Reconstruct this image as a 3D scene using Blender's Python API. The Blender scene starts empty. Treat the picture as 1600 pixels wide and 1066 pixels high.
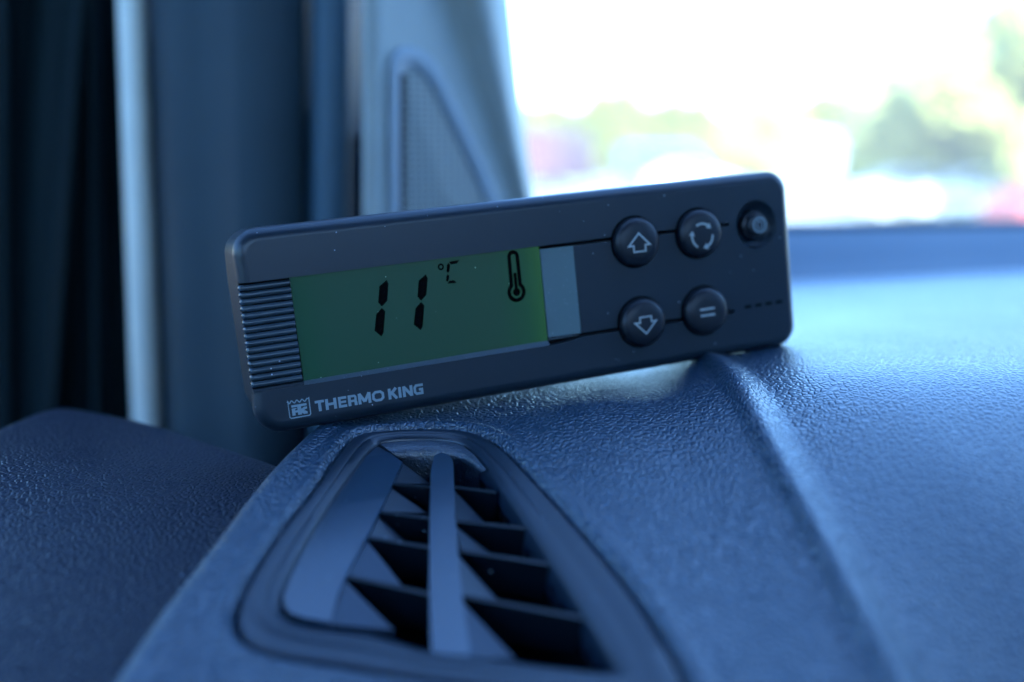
import bpy, bmesh, math, random
import numpy as np
from mathutils import Vector, Matrix

S = bpy.context.scene
COL = S.collection
R = math.radians

# ------------------------------------------------------------------ camera
PITCH = 9.2008
F = 40.0 / 36.0 * 1600.0          # focal length counted in photo pixels
cam = bpy.data.cameras.new('camera')
cam.lens = 40.0
cam.sensor_width = 36.0
cam.clip_start = 0.01
cam.clip_end = 3000
cam.dof.use_dof = True
cam.dof.focus_distance = 0.271
cam.dof.aperture_fstop = 4.9
camo = bpy.data.objects.new('camera', cam)
COL.objects.link(camo)
camo.location = (0, 0, 0)
camo.rotation_euler = (R(90 - PITCH), 0, 0)
S.camera = camo

# ------------------------------------------------------------------ sky, sun, exposure
SUN_EL, SUN_AZ = 27.0, 170.0      # azimuth from +Y, clockwise: the sun stands behind the cab
w = bpy.data.worlds.new('World')
S.world = w
w.use_nodes = True
nt = w.node_tree
sky = nt.nodes.new('ShaderNodeTexSky')
sky.sky_type = 'NISHITA'
sky.sun_disc = False
sky.sun_elevation = R(SUN_EL)
sky.sun_rotation = R(SUN_AZ)
sky.air_density = 1.3
sky.dust_density = 0.4
sky.ozone_density = 6.0
bg = nt.nodes['Background']
bg.inputs['Strength'].default_value = 0.15
nt.links.new(sky.outputs[0], bg.inputs[0])

sun = bpy.data.lights.new('sun', 'SUN')
sun.energy = 2.6
sun.angle = R(0.6)
sun.color = (1.0, 0.93, 0.82)
suno = bpy.data.objects.new('sun', sun)
COL.objects.link(suno)
_d = Vector((math.sin(R(SUN_AZ)) * math.cos(R(SUN_EL)), math.cos(R(SUN_AZ)) * math.cos(R(SUN_EL)), math.sin(R(SUN_EL))))
suno.rotation_euler = _d.to_track_quat('Z', 'Y').to_euler()

S.view_settings.view_transform = 'Standard'
S.view_settings.look = 'None'
S.view_settings.gamma = 1.0
S.view_settings.exposure = 3.5
S.render.engine = 'CYCLES'
S.cycles.use_denoising = True
S.cycles.max_bounces = 8
S.cycles.sample_clamp_indirect = 4.0

# ------------------------------------------------------------------ helpers
def tag(o, label=None, cat=None, group=None, kind=None):
    if label: o['label'] = label
    if cat: o['category'] = cat
    if group: o['group'] = group
    if kind: o['kind'] = kind
    return o

def mesh_obj(name, verts, faces, mat, parent=None, smooth=False):
    me = bpy.data.meshes.new(name)
    me.from_pydata([tuple(v) for v in verts], [], [tuple(f) for f in faces])
    me.validate()
    me.update()
    if mat: me.materials.append(mat)
    if smooth:
        for p in me.polygons: p.use_smooth = True
    o = bpy.data.objects.new(name, me)
    COL.objects.link(o)
    if parent: o.parent = parent
    return o

def bm_obj(name, bm, mat, parent=None, smooth=False, angle=None):
    me = bpy.data.meshes.new(name)
    bmesh.ops.recalc_face_normals(bm, faces=bm.faces[:])
    if smooth:
        for f in bm.faces: f.smooth = True
        if angle is not None:
            for e in bm.edges:
                if len(e.link_faces) == 2 and e.calc_face_angle(0) > angle: e.smooth = False
    bm.to_mesh(me); bm.free()
    if mat: me.materials.append(mat)
    o = bpy.data.objects.new(name, me)
    COL.objects.link(o)
    if parent: o.parent = parent
    return o

def empty(name, loc, parent=None):
    o = bpy.data.objects.new(name, None)
    o.empty_display_size = .02
    COL.objects.link(o)
    o.location = loc
    if parent: o.parent = parent
    return o

class MB:
    def __init__(s): s.v = []; s.f = []
    def add(s, vs, fs):
        n = len(s.v); s.v += [tuple(v) for v in vs]; s.f += [tuple(i + n for i in f) for f in fs]; return s
    def box(s, c, d, rot=None):
        vs = [Vector((x * d[0] / 2, y * d[1] / 2, z * d[2] / 2)) for z in (-1, 1) for y in (-1, 1) for x in (-1, 1)]
        if rot is not None: vs = [rot @ v for v in vs]
        vs = [v + Vector(c) for v in vs]
        return s.add(vs, [(0, 2, 3, 1), (4, 5, 7, 6), (0, 1, 5, 4), (2, 6, 7, 3), (0, 4, 6, 2), (1, 3, 7, 5)])
    def prism(s, poly, a, b, fn=None):      # poly in 2D, extruded from a to b, mapped by fn(x, y, h)
        n = len(poly)
        fn = fn or (lambda x, y, h: (x, y, h))
        vs = [fn(x, y, a) for x, y in poly] + [fn(x, y, b) for x, y in poly]
        return s.add(vs, [tuple(range(n))[::-1], tuple(range(n, 2 * n))] + [(i, (i + 1) % n, n + (i + 1) % n, n + i) for i in range(n)])
    def tube(s, pts, rad, n=10, caps=True):
        pts = [Vector(p) for p in pts]; rs = rad if isinstance(rad, (list, tuple)) else [rad] * len(pts)
        base = len(s.v); 
        for i, p in enumerate(pts):
            t = (pts[min(i + 1, len(pts) - 1)] - pts[max(i - 1, 0)]).normalized()
            u = t.cross(Vector((0, 0, 1)) if abs(t.z) < .9 else Vector((0, 1, 0))).normalized(); v = t.cross(u)
            for k in range(n):
                a = 2 * math.pi * k / n
                s.v.append(tuple(p + (u * math.cos(a) + v * math.sin(a)) * rs[i]))
        for i in range(len(pts) - 1):
            for k in range(n):
                s.f.append((base + i * n + k, base + i * n + (k + 1) % n, base + (i + 1) * n + (k + 1) % n, base + (i + 1) * n + k))
        if caps:
            s.f.append(tuple(base + k for k in range(n))[::-1]); s.f.append(tuple(base + (len(pts) - 1) * n + k for k in range(n)))
        return s
    def build(s, name, mat, parent=None, smooth=False, angle=None):
        bm = bmesh.new()
        vs = [bm.verts.new(v) for v in s.v]
        for f in s.f:
            try: bm.faces.new([vs[i] for i in f])
            except ValueError: pass
        return bm_obj(name, bm, mat, parent, smooth, angle)

# ------------------------------------------------------------------ materials
def new_mat(name):
    m = bpy.data.materials.new(name); m.use_nodes = True
    return m, m.node_tree, m.node_tree.nodes['Principled BSDF']

def plastic(name, col, rough=.45, spec=.5, ior=1.5, grain=1500, bump=.15, dist=.0001, dust=0.0, dustcol=(.25, .3, .36), vary=.12, dust_scale=900):
    m, t, b = new_mat(name)
    tc = t.nodes.new('ShaderNodeTexCoord')
    b.inputs['Roughness'].default_value = rough
    b.inputs['Specular IOR Level'].default_value = spec; b.inputs['IOR'].default_value = ior
    n = t.nodes.new('ShaderNodeTexNoise'); n.inputs['Scale'].default_value = grain; n.inputs['Detail'].default_value = 2
    t.links.new(tc.outputs['Object'], n.inputs['Vector'])
    bp = t.nodes.new('ShaderNodeBump'); bp.inputs['Strength'].default_value = bump; bp.inputs['Distance'].default_value = dist
    t.links.new(n.outputs['Fac'], bp.inputs['Height']); t.links.new(bp.outputs[0], b.inputs['Normal'])
    n2 = t.nodes.new('ShaderNodeTexNoise'); n2.inputs['Scale'].default_value = 45; n2.inputs['Detail'].default_value = 4
    t.links.new(tc.outputs['Object'], n2.inputs['Vector'])
    mx = t.nodes.new('ShaderNodeMix'); mx.data_type = 'RGBA'
    mx.inputs['A'].default_value = (*[c * (1 - vary) for c in col], 1); mx.inputs['B'].default_value = (*[c * (1 + vary) for c in col], 1)
    t.links.new(n2.outputs['Fac'], mx.inputs['Factor'])
    out = mx.outputs['Result']
    if dust > 0:
        vo = t.nodes.new('ShaderNodeTexVoronoi'); vo.inputs['Scale'].default_value = dust_scale; vo.inputs['Randomness'].default_value = 1
        t.links.new(tc.outputs['Object'], vo.inputs['Vector'])
        # a speck sits in a few of the cells only and has its own size
        sep = t.nodes.new('ShaderNodeSeparateColor'); t.links.new(vo.outputs['Color'], sep.inputs[0])
        th = t.nodes.new('ShaderNodeMath'); th.operation = 'LESS_THAN'; t.links.new(sep.outputs[0], th.inputs[0]); th.inputs[1].default_value = dust
        sz = t.nodes.new('ShaderNodeMath'); sz.operation = 'MULTIPLY'; t.links.new(sep.outputs[1], sz.inputs[0]); sz.inputs[1].default_value = .22
        sm = t.nodes.new('ShaderNodeMath'); sm.operation = 'LESS_THAN'; t.links.new(vo.outputs['Distance'], sm.inputs[0]); t.links.new(sz.outputs[0], sm.inputs[1])
        mu = t.nodes.new('ShaderNodeMath'); mu.operation = 'MULTIPLY'; t.links.new(th.outputs[0], mu.inputs[0]); t.links.new(sm.outputs[0], mu.inputs[1])
        m2 = t.nodes.new('ShaderNodeMix'); m2.data_type = 'RGBA'; m2.inputs['B'].default_value = (*dustcol, 1)
        t.links.new(mu.outputs[0], m2.inputs['Factor']); t.links.new(out, m2.inputs['A']); out = m2.outputs['Result']
    t.links.new(out, b.inputs['Base Color'])
    return m

def leather(name, col, rough=.36, scale=720, strength=.72, dist=.00032, spec=.9):
    m, t, b = new_mat(name)
    tc = t.nodes.new('ShaderNodeTexCoord')
    no = t.nodes.new('ShaderNodeTexNoise'); no.inputs['Scale'].default_value = 260; no.inputs['Detail'].default_value = 3
    t.links.new(tc.outputs['Object'], no.inputs['Vector'])
    sub = t.nodes.new('ShaderNodeVectorMath'); sub.operation = 'SUBTRACT'; t.links.new(no.outputs['Color'], sub.inputs[0]); sub.inputs[1].default_value = (.5, .5, .5)
    sc = t.nodes.new('ShaderNodeVectorMath'); sc.operation = 'SCALE'; sc.inputs['Scale'].default_value = .0006; t.links.new(sub.outputs[0], sc.inputs[0])
    ad = t.nodes.new('ShaderNodeVectorMath'); ad.operation = 'ADD'; t.links.new(tc.outputs['Object'], ad.inputs[0]); t.links.new(sc.outputs[0], ad.inputs[1])
    mp = t.nodes.new('ShaderNodeMapping'); mp.inputs['Scale'].default_value = (1.0, .85, 1.0); mp.inputs['Rotation'].default_value = (0, 0, .5)
    t.links.new(ad.outputs[0], mp.inputs['Vector'])
    vo = t.nodes.new('ShaderNodeTexVoronoi'); vo.feature = 'DISTANCE_TO_EDGE'; vo.inputs['Scale'].default_value = scale
    t.links.new(mp.outputs[0], vo.inputs['Vector'])
    rm = t.nodes.new('ShaderNodeMapRange'); rm.interpolation_type = 'SMOOTHSTEP'; rm.inputs['From Min'].default_value = 0; rm.inputs['From Max'].default_value = .30
    t.links.new(vo.outputs['Distance'], rm.inputs['Value'])
    n3 = t.nodes.new('ShaderNodeTexNoise'); n3.inputs['Scale'].default_value = 420; n3.inputs['Detail'].default_value = 3; n3.inputs['Roughness'].default_value = .6
    t.links.new(tc.outputs['Object'], n3.inputs['Vector'])
    mm = t.nodes.new('ShaderNodeMath'); mm.operation = 'MULTIPLY_ADD'; mm.inputs[1].default_value = .18
    t.links.new(n3.outputs['Fac'], mm.inputs[0]); t.links.new(rm.outputs[0], mm.inputs[2])
    bp = t.nodes.new('ShaderNodeBump'); bp.inputs['Strength'].default_value = strength; bp.inputs['Distance'].default_value = dist
    t.links.new(mm.outputs[0], bp.inputs['Height']); t.links.new(bp.outputs[0], b.inputs['Normal'])
    n2 = t.nodes.new('ShaderNodeTexNoise'); n2.inputs['Scale'].default_value = 28; n2.inputs['Detail'].default_value = 5
    t.links.new(tc.outputs['Object'], n2.inputs['Vector'])
    mx = t.nodes.new('ShaderNodeMix'); mx.data_type = 'RGBA'
    mx.inputs['A'].default_value = (*[c * .85 for c in col], 1); mx.inputs['B'].default_value = (*[c * 1.15 for c in col], 1)
    t.links.new(n2.outputs['Fac'], mx.inputs['Factor'])
    v2 = t.nodes.new('ShaderNodeTexVoronoi'); v2.inputs['Scale'].default_value = 420; t.links.new(tc.outputs['Object'], v2.inputs['Vector'])
    sep = t.nodes.new('ShaderNodeSeparateColor'); t.links.new(v2.outputs['Color'], sep.inputs[0])
    def mth(op, a_, b_):
        n_ = t.nodes.new('ShaderNodeMath'); n_.operation = op; t.links.new(a_, n_.inputs[0])
        if isinstance(b_, float): n_.inputs[1].default_value = b_
        else: t.links.new(b_, n_.inputs[1])
        return n_.outputs[0]
    fac = mth('MULTIPLY', mth('LESS_THAN', sep.outputs[0], .10), mth('LESS_THAN', v2.outputs['Distance'], mth('MULTIPLY', sep.outputs[1], .13)))
    m2 = t.nodes.new('ShaderNodeMix'); m2.data_type = 'RGBA'; m2.inputs['B'].default_value = (.12, .17, .22, 1)      # lint and dust
    t.links.new(fac, m2.inputs['Factor']); t.links.new(mx.outputs['Result'], m2.inputs['A']); t.links.new(m2.outputs['Result'], b.inputs['Base Color'])
    mr = t.nodes.new('ShaderNodeMapRange'); mr.inputs['To Min'].default_value = rough - .06; mr.inputs['To Max'].default_value = rough + .08
    t.links.new(n2.outputs['Fac'], mr.inputs['Value']); t.links.new(mr.outputs[0], b.inputs['Roughness'])
    b.inputs['Specular IOR Level'].default_value = spec
    return m

def simple(name, col, rough=.5, spec=.5, noise=None, metal=0):
    m, t, b = new_mat(name)
    b.inputs['Roughness'].default_value = rough; b.inputs['Specular IOR Level'].default_value = spec; b.inputs['Metallic'].default_value = metal
    tc = t.nodes.new('ShaderNodeTexCoord'); n = t.nodes.new('ShaderNodeTexNoise')
    n.inputs['Scale'].default_value = noise or 30; n.inputs['Detail'].default_value = 4
    t.links.new(tc.outputs['Object'], n.inputs['Vector'])
    mx = t.nodes.new('ShaderNodeMix'); mx.data_type = 'RGBA'
    mx.inputs['A'].default_value = (*[c * .82 for c in col], 1); mx.inputs['B'].default_value = (*[min(1, c * 1.18) for c in col], 1)
    t.links.new(n.outputs['Fac'], mx.inputs['Factor']); t.links.new(mx.outputs['Result'], b.inputs['Base Color'])
    return m

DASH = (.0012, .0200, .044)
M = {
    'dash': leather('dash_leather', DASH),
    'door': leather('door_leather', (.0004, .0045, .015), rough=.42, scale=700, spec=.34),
    'vent': plastic('vent_plastic', (.007, .022, .044), spec=.7, rough=.30, ior=1.62, grain=1800, bump=.10, dust=.10, dust_scale=700, dustcol=(.06, .09, .12)),
    'lit_corner': plastic('lit_corner_plastic', (.005, .017, .038), spec=.45, rough=.42, grain=1800, bump=.12, dust=.1, dust_scale=800, dustcol=(.05, .08, .11)),
    'rim': plastic('vent_shaded_plastic', (.003, .010, .021), spec=.5, rough=.36, grain=1800, bump=.15, dust=.12, dust_scale=800, dustcol=(.05, .08, .11)),  # darker vent copy: shade on rim and far corners put into colour
    'vent_grain': plastic('vent_grained_plastic', (.006, .016, .032), spec=.9, rough=.4, grain=1500, bump=.8, dist=.0003, dust=.1),
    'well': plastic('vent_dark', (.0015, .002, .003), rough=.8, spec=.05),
    'slat': plastic('slat_shaded_plastic', (.0012, .0035, .007), spec=.3, rough=.34, grain=1800, bump=.12, dust=.06, dust_scale=700),  # darker vent copy: shade on the slat fronts put into colour
    'case': plastic('case_plastic', (.0058, .0135, .0225), spec=.42, ior=1.5, rough=.36, grain=2600, bump=.16, dist=.00006, dust=.05, dust_scale=1100, vary=.05),
    'ledge': plastic('case_dusty', (.030, .045, .055), rough=.55, grain=2600, bump=.2, dust=.5, dust_scale=2200, dustcol=(.15, .19, .22)),
    'rib': plastic('rib_plastic', (.020, .036, .050), rough=.26, grain=2600, bump=.2, dust=.08, dust_scale=900),
    'button': plastic('button_rubber', (.0035, .0065, .012), spec=.35, rough=.42, grain=2600, bump=.1, vary=.05),
    'gap': plastic('gap_black', (.0008, .0010, .0014), spec=.05, rough=.6),  # near black so grooves stay dark: their shade is in the colour
    'print': simple('printed_white', (.26, .30, .30), rough=.6, noise=800),
    'logo': simple('printed_grey', (.17, .23, .26), rough=.6, noise=800),
    'lcd_ink': simple('lcd_ink', (.0004, .0006, .001), spec=.03, rough=.35, noise=300),
    'sill': plastic('sill_plastic', (.018, .043, .070), spec=.3, rough=.5, grain=500, bump=.1),
    'trim': plastic('pillar_trim', (.25, .28, .27), rough=.5, grain=900, bump=.25),
    'cover': plastic('speaker_cover', (.18, .22, .25), rough=.42, grain=900, bump=.2),
    'panel': plastic('pillar_panel_dark', (.015, .030, .040), spec=.2, rough=.6, grain=700, bump=.3),
    'panel_light': plastic('pillar_panel', (.022, .052, .075), spec=.3, rough=.55, grain=700, bump=.3),
    'seal': plastic('rubber_seal', (.008, .012, .018), rough=.6),
    'rail': plastic('rail_paint', (.50, .50, .44), rough=.4, grain=600, bump=.05),
    'unseen_shell': simple('unseen_lining', (.018, .03, .055), rough=.9),
    'glass_dark': simple('car_glass', (.03, .04, .05), rough=.1),
    'tyre': simple('tyre', (.02, .02, .02), rough=.8),
    'red': simple('red_paint', (.42, .06, .05), rough=.3),
    'red_dark': simple('dark_red_paint', (.10, .03, .035), rough=.5),
    'white': simple('white_paint', (.80, .80, .78), rough=.35),
    'blue': simple('blue_paint', (.05, .12, .32), rough=.35),
    'silver': simple('silver_paint', (.55, .56, .58), rough=.35),
    'lamp': simple('headlamp', (.7, .7, .68), rough=.15),
    'lamp_red': simple('tail_lamp', (.5, .03, .02), rough=.2),
    'bark': simple('bark', (.12, .09, .06), rough=.9, noise=8),
    'leaf': simple('leaf_green', (.46, .40, .10), rough=.6, noise=.6),
    'leaf_pale': simple('leaf_pale', (.50, .45, .16), rough=.6, noise=.6),
    'leaf_far': simple('leaf_far', (.21, .195, .04), rough=.6, noise=.6),
    'bed': simple('sandy_ground', (.46, .42, .36), rough=.9, noise=.4),
    'road': simple('asphalt', (.30, .29, .27), rough=.9, noise=.3),
}

# lcd: dim green, lit from both short ends
def lcd_mat():
    m, t, b = new_mat('lcd_green')
    tc = t.nodes.new('ShaderNodeTexCoord'); sp = t.nodes.new('ShaderNodeSeparateXYZ'); t.links.new(tc.outputs['Generated'], sp.inputs[0])
    cr = t.nodes.new('ShaderNodeValToRGB'); e = cr.color_ramp.elements
    e[0].position = 0; e[0].color = (.007, .040, .022, 1); e[1].position = 1; e[1].color = (.030, .125, .03, 1)
    for p, c in ((.035, (.009, .052, .026)), (.13, (.013, .052, .036)), (.45, (.015, .051, .037)), (.80, (.017, .056, .036)), (.92, (.016, .074, .032)), (.97, (.022, .100, .03))):
        x = e.new(p); x.color = (*c, 1)
    t.links.new(sp.outputs[0], cr.inputs[0])
    b.inputs['Base Color'].default_value = (.03, .08, .06, 1)
    b.inputs['Roughness'].default_value = .3; b.inputs['Specular IOR Level'].default_value = .14
    t.links.new(cr.outputs[0], b.inputs['Emission Color']); b.inputs['Emission Strength'].default_value = .048
    # a little dust on the window
    vo = t.nodes.new('ShaderNodeTexVoronoi'); vo.inputs['Scale'].default_value = 700; t.links.new(tc.outputs['Object'], vo.inputs['Vector'])
    sep = t.nodes.new('ShaderNodeSeparateColor'); t.links.new(vo.outputs['Color'], sep.inputs[0])
    a1 = t.nodes.new('ShaderNodeMath'); a1.operation = 'LESS_THAN'; t.links.new(sep.outputs[0], a1.inputs[0]); a1.inputs[1].default_value = .05
    a2 = t.nodes.new('ShaderNodeMath'); a2.operation = 'LESS_THAN'; t.links.new(vo.outputs['Distance'], a2.inputs[0]); a2.inputs[1].default_value = .12
    a3 = t.nodes.new('ShaderNodeMath'); a3.operation = 'MULTIPLY'; t.links.new(a1.outputs[0], a3.inputs[0]); t.links.new(a2.outputs[0], a3.inputs[1])
    mx = t.nodes.new('ShaderNodeMix'); mx.data_type = 'RGBA'; mx.inputs['A'].default_value = (.003, .024, .022, 1); mx.inputs['B'].default_value = (.12, .18, .17, 1)
    t.links.new(a3.outputs[0], mx.inputs['Factor']); t.links.new(mx.outputs['Result'], b.inputs['Base Color'])
    return m
M['lcd'] = lcd_mat()

def grille_mat():
    m, t, b = new_mat('grille_mesh')
    tc = t.nodes.new('ShaderNodeTexCoord'); sp = t.nodes.new('ShaderNodeSeparateXYZ'); t.links.new(tc.outputs['Object'], sp.inputs[0])
    def mth(op, a, bb):
        n = t.nodes.new('ShaderNodeMath'); n.operation = op
        for i, x in enumerate((a, bb)):
            if isinstance(x, (int, float)): n.inputs[i].default_value = x
            elif x is not None: t.links.new(x, n.inputs[i])
        return n.outputs[0]
    k = 2 * math.pi / .0046
    a = mth('SINE', mth('MULTIPLY', mth('ADD', sp.outputs[0], sp.outputs[2]), k), None)
    c = mth('SINE', mth('MULTIPLY', mth('SUBTRACT', sp.outputs[0], sp.outputs[2]), k), None)
    h = mth('GREATER_THAN', mth('MULTIPLY', a, c), .25)
    mx = t.nodes.new('ShaderNodeMix'); mx.data_type = 'RGBA'; mx.inputs['A'].default_value = (.17, .19, .18, 1); mx.inputs['B'].default_value = (.04, .055, .06, 1)
    t.links.new(h, mx.inputs['Factor']); t.links.new(mx.outputs['Result'], b.inputs['Base Color'])
    b.inputs['Roughness'].default_value = .5
    return m
M['grille'] = grille_mat()

def glass_mat():
    m = bpy.data.materials.new('windscreen_glass'); m.use_nodes = True; t = m.node_tree; t.nodes.clear()
    o = t.nodes.new('ShaderNodeOutputMaterial'); tr = t.nodes.new('ShaderNodeBsdfTransparent'); gl = t.nodes.new('ShaderNodeBsdfGlossy')
    gl.inputs['Roughness'].default_value = .02; tr.inputs[0].default_value = (.60, .80, 1.0, 1)  # blue tint added to turn the cab's daylight blue
    dm = t.nodes.new('ShaderNodeBsdfTranslucent'); dm.inputs[0].default_value = (.95, .85, .70, 1)
    m0 = t.nodes.new('ShaderNodeMixShader'); m0.inputs[0].default_value = .14      # milky veil that pales the view outside, standing in for glare
    mx = t.nodes.new('ShaderNodeMixShader'); mx.inputs[0].default_value = .03
    t.links.new(tr.outputs[0], m0.inputs[1]); t.links.new(dm.outputs[0], m0.inputs[2]); t.links.new(m0.outputs[0], mx.inputs[1]); t.links.new(gl.outputs[0], mx.inputs[2]); t.links.new(mx.outputs[0], o.inputs[0])
    return m
M['glass'] = glass_mat()

# ------------------------------------------------------------------ sight lines: a direction seen in the photo, in cab coordinates
_p = R(PITCH); _c, _s = math.cos(_p), math.sin(_p)
def direction(px, py):
    X, Y = (px - 800) / F, (py - 533) / F
    return np.array([X, -_s * Y + _c, -_c * Y - _s])
def at(px, py, dist):                      # the point at a forward distance
    d = direction(px, py); return d * (dist / d[1])
def hit(px, py, fn):                       # where the sight line meets a height surface
    d = direction(px, py); a, b = .08, 1.5
    k = np.linspace(a, b, 400)
    for i in range(len(k) - 1):
        p = d / d[1] * k[i + 1]
        if p[2] < fn(p[0], p[1]): a, b = k[i], k[i + 1]; break
    for _ in range(40):
        m_ = (a + b) / 2; p = d / d[1] * m_
        if p[2] < fn(p[0], p[1]): b = m_
        else: a = m_
    return d / d[1] * b

def catmull(pts, n, closed=False):
    pts = [np.array(p, float) for p in pts]; N = len(pts); out = []
    segs = N if closed else N - 1
    for i in range(segs):
        P = [pts[(i + k) % N] if closed else pts[min(max(i + k, 0), N - 1)] for k in (-1, 0, 1, 2)]
        for j in range(12):
            t = j / 12
            out.append(.5 * ((2 * P[1]) + (-P[0] + P[2]) * t + (2 * P[0] - 5 * P[1] + 4 * P[2] - P[3]) * t * t + (-P[0] + 3 * P[1] - 3 * P[2] + P[3]) * t ** 3))
    if not closed: out.append(pts[-1])
    out = np.array(out)
    q = np.vstack([out, out[:1]]) if closed else out
    L = np.concatenate([[0], np.cumsum(np.linalg.norm(np.diff(q, axis=0), axis=1))])
    s = np.linspace(0, L[-1], n + 1)[:-1] if closed else np.linspace(0, L[-1], n)
    return np.array([np.interp(s, L, q[:, k]) for k in range(q.shape[1])]).T

def seg_dist(X, Y, pl, closed=False):
    """distance to a polyline and side (positive to the left of its direction)"""
    pl = np.asarray(pl)[:, :2]
    if closed: pl = np.vstack([pl, pl[:1]])
    best = np.full(X.shape, 1e9); side = np.zeros(X.shape)
    for a, b in zip(pl[:-1], pl[1:]):
        d = b - a; L2 = d @ d + 1e-18
        t = np.clip(((X - a[0]) * d[0] + (Y - a[1]) * d[1]) / L2, 0, 1)
        qx, qy = X - (a[0] + t * d[0]), Y - (a[1] + t * d[1])
        D = qx * qx + qy * qy
        m_ = D < best
        best = np.where(m_, D, best); side = np.where(m_, d[0] * qy - d[1] * qx, side)
    return np.sqrt(best), np.sign(side)

def inside(X, Y, poly):
    r = np.zeros(X.shape, bool); n = len(poly)
    for i in range(n):
        x1, y1 = poly[i][:2]; x2, y2 = poly[(i + 1) % n][:2]
        if y1 == y2: continue
        c = ((y1 > Y) != (y2 > Y)) & (X < (x2 - x1) * (Y - y1) / (y2 - y1) + x1)
        r ^= c
    return r

def sp(x, k): return np.logaddexp(0, np.asarray(x, float) / k) * k
def sm(x): x = np.clip(x, 0, 1); return x * x * (3 - 2 * x)

# ------------------------------------------------------------------ dashboard surface
def B(x, y):
    return -.0625 - .38 * sp(.212 - y, .012) * sm((x - .045) / .05) - .30 * sp(.262 - y, .010) - .035 * sp(y - .33, .02) + .0105 * sm((x + .03) / .11)
def G(x, y):                                # top of the door panel
    return -.0748 - .30 * sp(.245 - y, .014) - .0 * x

groove_px = [(560, 678), (600, 672), (660, 669), (720, 671), (757, 682), (787, 701), (836, 749), (897, 815), (962, 889), (1006, 946), (1050, 1016), (1078, 1070), (1084, 1105), (1060, 1118),
             (980, 1108), (850, 1090), (740, 1074), (656, 1062), (590, 1052), (525, 1042), (437, 1027), (389, 1007), (367, 977), (372, 942), (394, 898), (437, 832), (494, 758), (535, 698)]
groove = catmull([hit(x, y, B) for x, y in groove_px], 260, True)
ridge = catmull([hit(x, y, B) for x, y in [(1100, 548), (1140, 582), (1182, 645), (1232, 735), (1290, 840), (1345, 945), (1400, 1050), (1460, 1170)]], 60)
left_edge = catmull([hit(x, y, B) for x, y in [(520, 640), (490, 660), (455, 690), (400, 748), (330, 838), (250, 940), (170, 1055), (90, 1180), (20, 1290)]], 70)
left_edge = np.vstack([left_edge[0] + np.array([-.004, .22, 0]), left_edge])
far_edge = np.array([(-.055, .485), (.02, .50), (.139, .552), (.21, .588), (.285, .628), (.45, .69), (.75, .74)])

def dash_height(X, Y):
    Z = B(X, Y)
    d, s = seg_dist(X, Y, ridge)
    d = d * s                                # ridge drawn towards the viewer: left hand = +x side
    fade = .15 + .85 * sm((.335 - Y) / .06)
    Z = Z + .0034 * fade * (sm((d + .0048) / .0026) - sm((d + .0025) / .0095)) + .0024 * sm((d - .006) / .030) * sm((.40 - Y) / .12) - .0006 * sm((d + .004) / .012) * sm((.40 - Y) / .12) \
          - .0018 * np.exp(-((d + .018) / .012) ** 2)
    # raised lip, then the groove and pocket for the vent
    d, s = seg_dist(X, Y, groove, True)
    ins = inside(X, Y, groove)
    sd = np.where(ins, -d, d)
    Z = Z + .0009 * np.exp(-((sd - .0022) / .0018) ** 2)
    r = .0016
    q = np.clip((r - sd) / r, 0, 1)
    Z = Z - (r - r * np.sqrt(np.clip(1 - q * q, 0, 1))) - np.where(sd < 0, np.minimum(-sd * 8, .006), 0) - np.where(sd < -.004, .03, 0)
    # rounded left border
    d, s = seg_dist(X, Y, left_edge)
    e = d * s                                # positive inside (to the right)
    r = .0042
    Z = Z + .0009 * np.exp(-((e - .0050) / .0028) ** 2)
    q = np.clip((r - e) / r, 0, 1)
    Z = Z - (r - r * np.sqrt(np.clip(1 - q * q, 0, 1))) - np.where(e < 0, np.minimum(-e * 10, .035), 0)
    return Z, np.where(sd < -.003, -1, e)

def axis(spec):
    out = [spec[0][0]]
    for a, b, st in spec:
        n = max(1, int(round((b - a) / st))); out += list(a + (b - a) * (np.arange(n) + 1) / n)
    return np.array(out)
xs = axis([(-.14, -.085, .0012), (-.085, .045, .0006), (.045, .14, .0010), (.14, .75, .006)])
ys = axis([(.12, .165, .0015), (.165, .29, .0006), (.29, .36, .0012), (.36, .56, .004), (.56, .75, .008)])
X, Y = np.meshgrid(xs, ys)
Z, E_ = dash_height(X, Y)
nx, ny = len(xs), len(ys)
idx = np.arange(nx * ny).reshape(ny, nx)
far_y = np.interp(xs, far_edge[:, 0], far_edge[:, 1])
fq = np.stack([idx[:-1, :-1], idx[:-1, 1:], idx[1:, 1:], idx[1:, :-1]], -1).reshape(-1, 4)
ok = (Y[:-1, :-1] < np.broadcast_to(far_y[:-1], Y[:-1, :-1].shape) + .006).reshape(-1) & (E_[:-1, :-1] > -.005).reshape(-1)
V = np.stack([X, Y, Z], -1).reshape(-1, 3)
dash = mesh_obj('dashboard', V, fq[ok], M['dash'], smooth=True)
tag(dash, 'blue grey leather grained dashboard top with a raised ridge, running under the windscreen', 'dashboard', kind='structure')

# sill at the foot of the windscreen, a part of the dashboard
bm = MB(); rows = []
for x, y in catmull(far_edge, 60):
    z = float(B(x, y))
    rows.append([(x, y - .004, z - .004), (x, y - .001, z - .0005), (x, y + .006, z + .0005), (x + .004, y + .030, z + .009), (x + .012, y + .062, z + .0205), (x + .013, y + .066, z + .0208), (x + .014, y + .067, z + .012)])
n = len(rows[0]); vs = [v for r_ in rows for v in r_]
bm.add(vs, [(i * n + j, (i + 1) * n + j, (i + 1) * n + j + 1, i * n + j + 1) for i in range(len(rows) - 1) for j in range(n - 1)])
bm.build('windscreen_sill', M['sill'], dash, smooth=True, angle=.9)
bm = MB(); bm.tube([(r_[5][0], r_[5][1] + .004, r_[5][2] + .0005) for r_ in rows], .0032, 8)
bm.build('glass_seal', M['seal'], dash, smooth=True)

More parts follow.
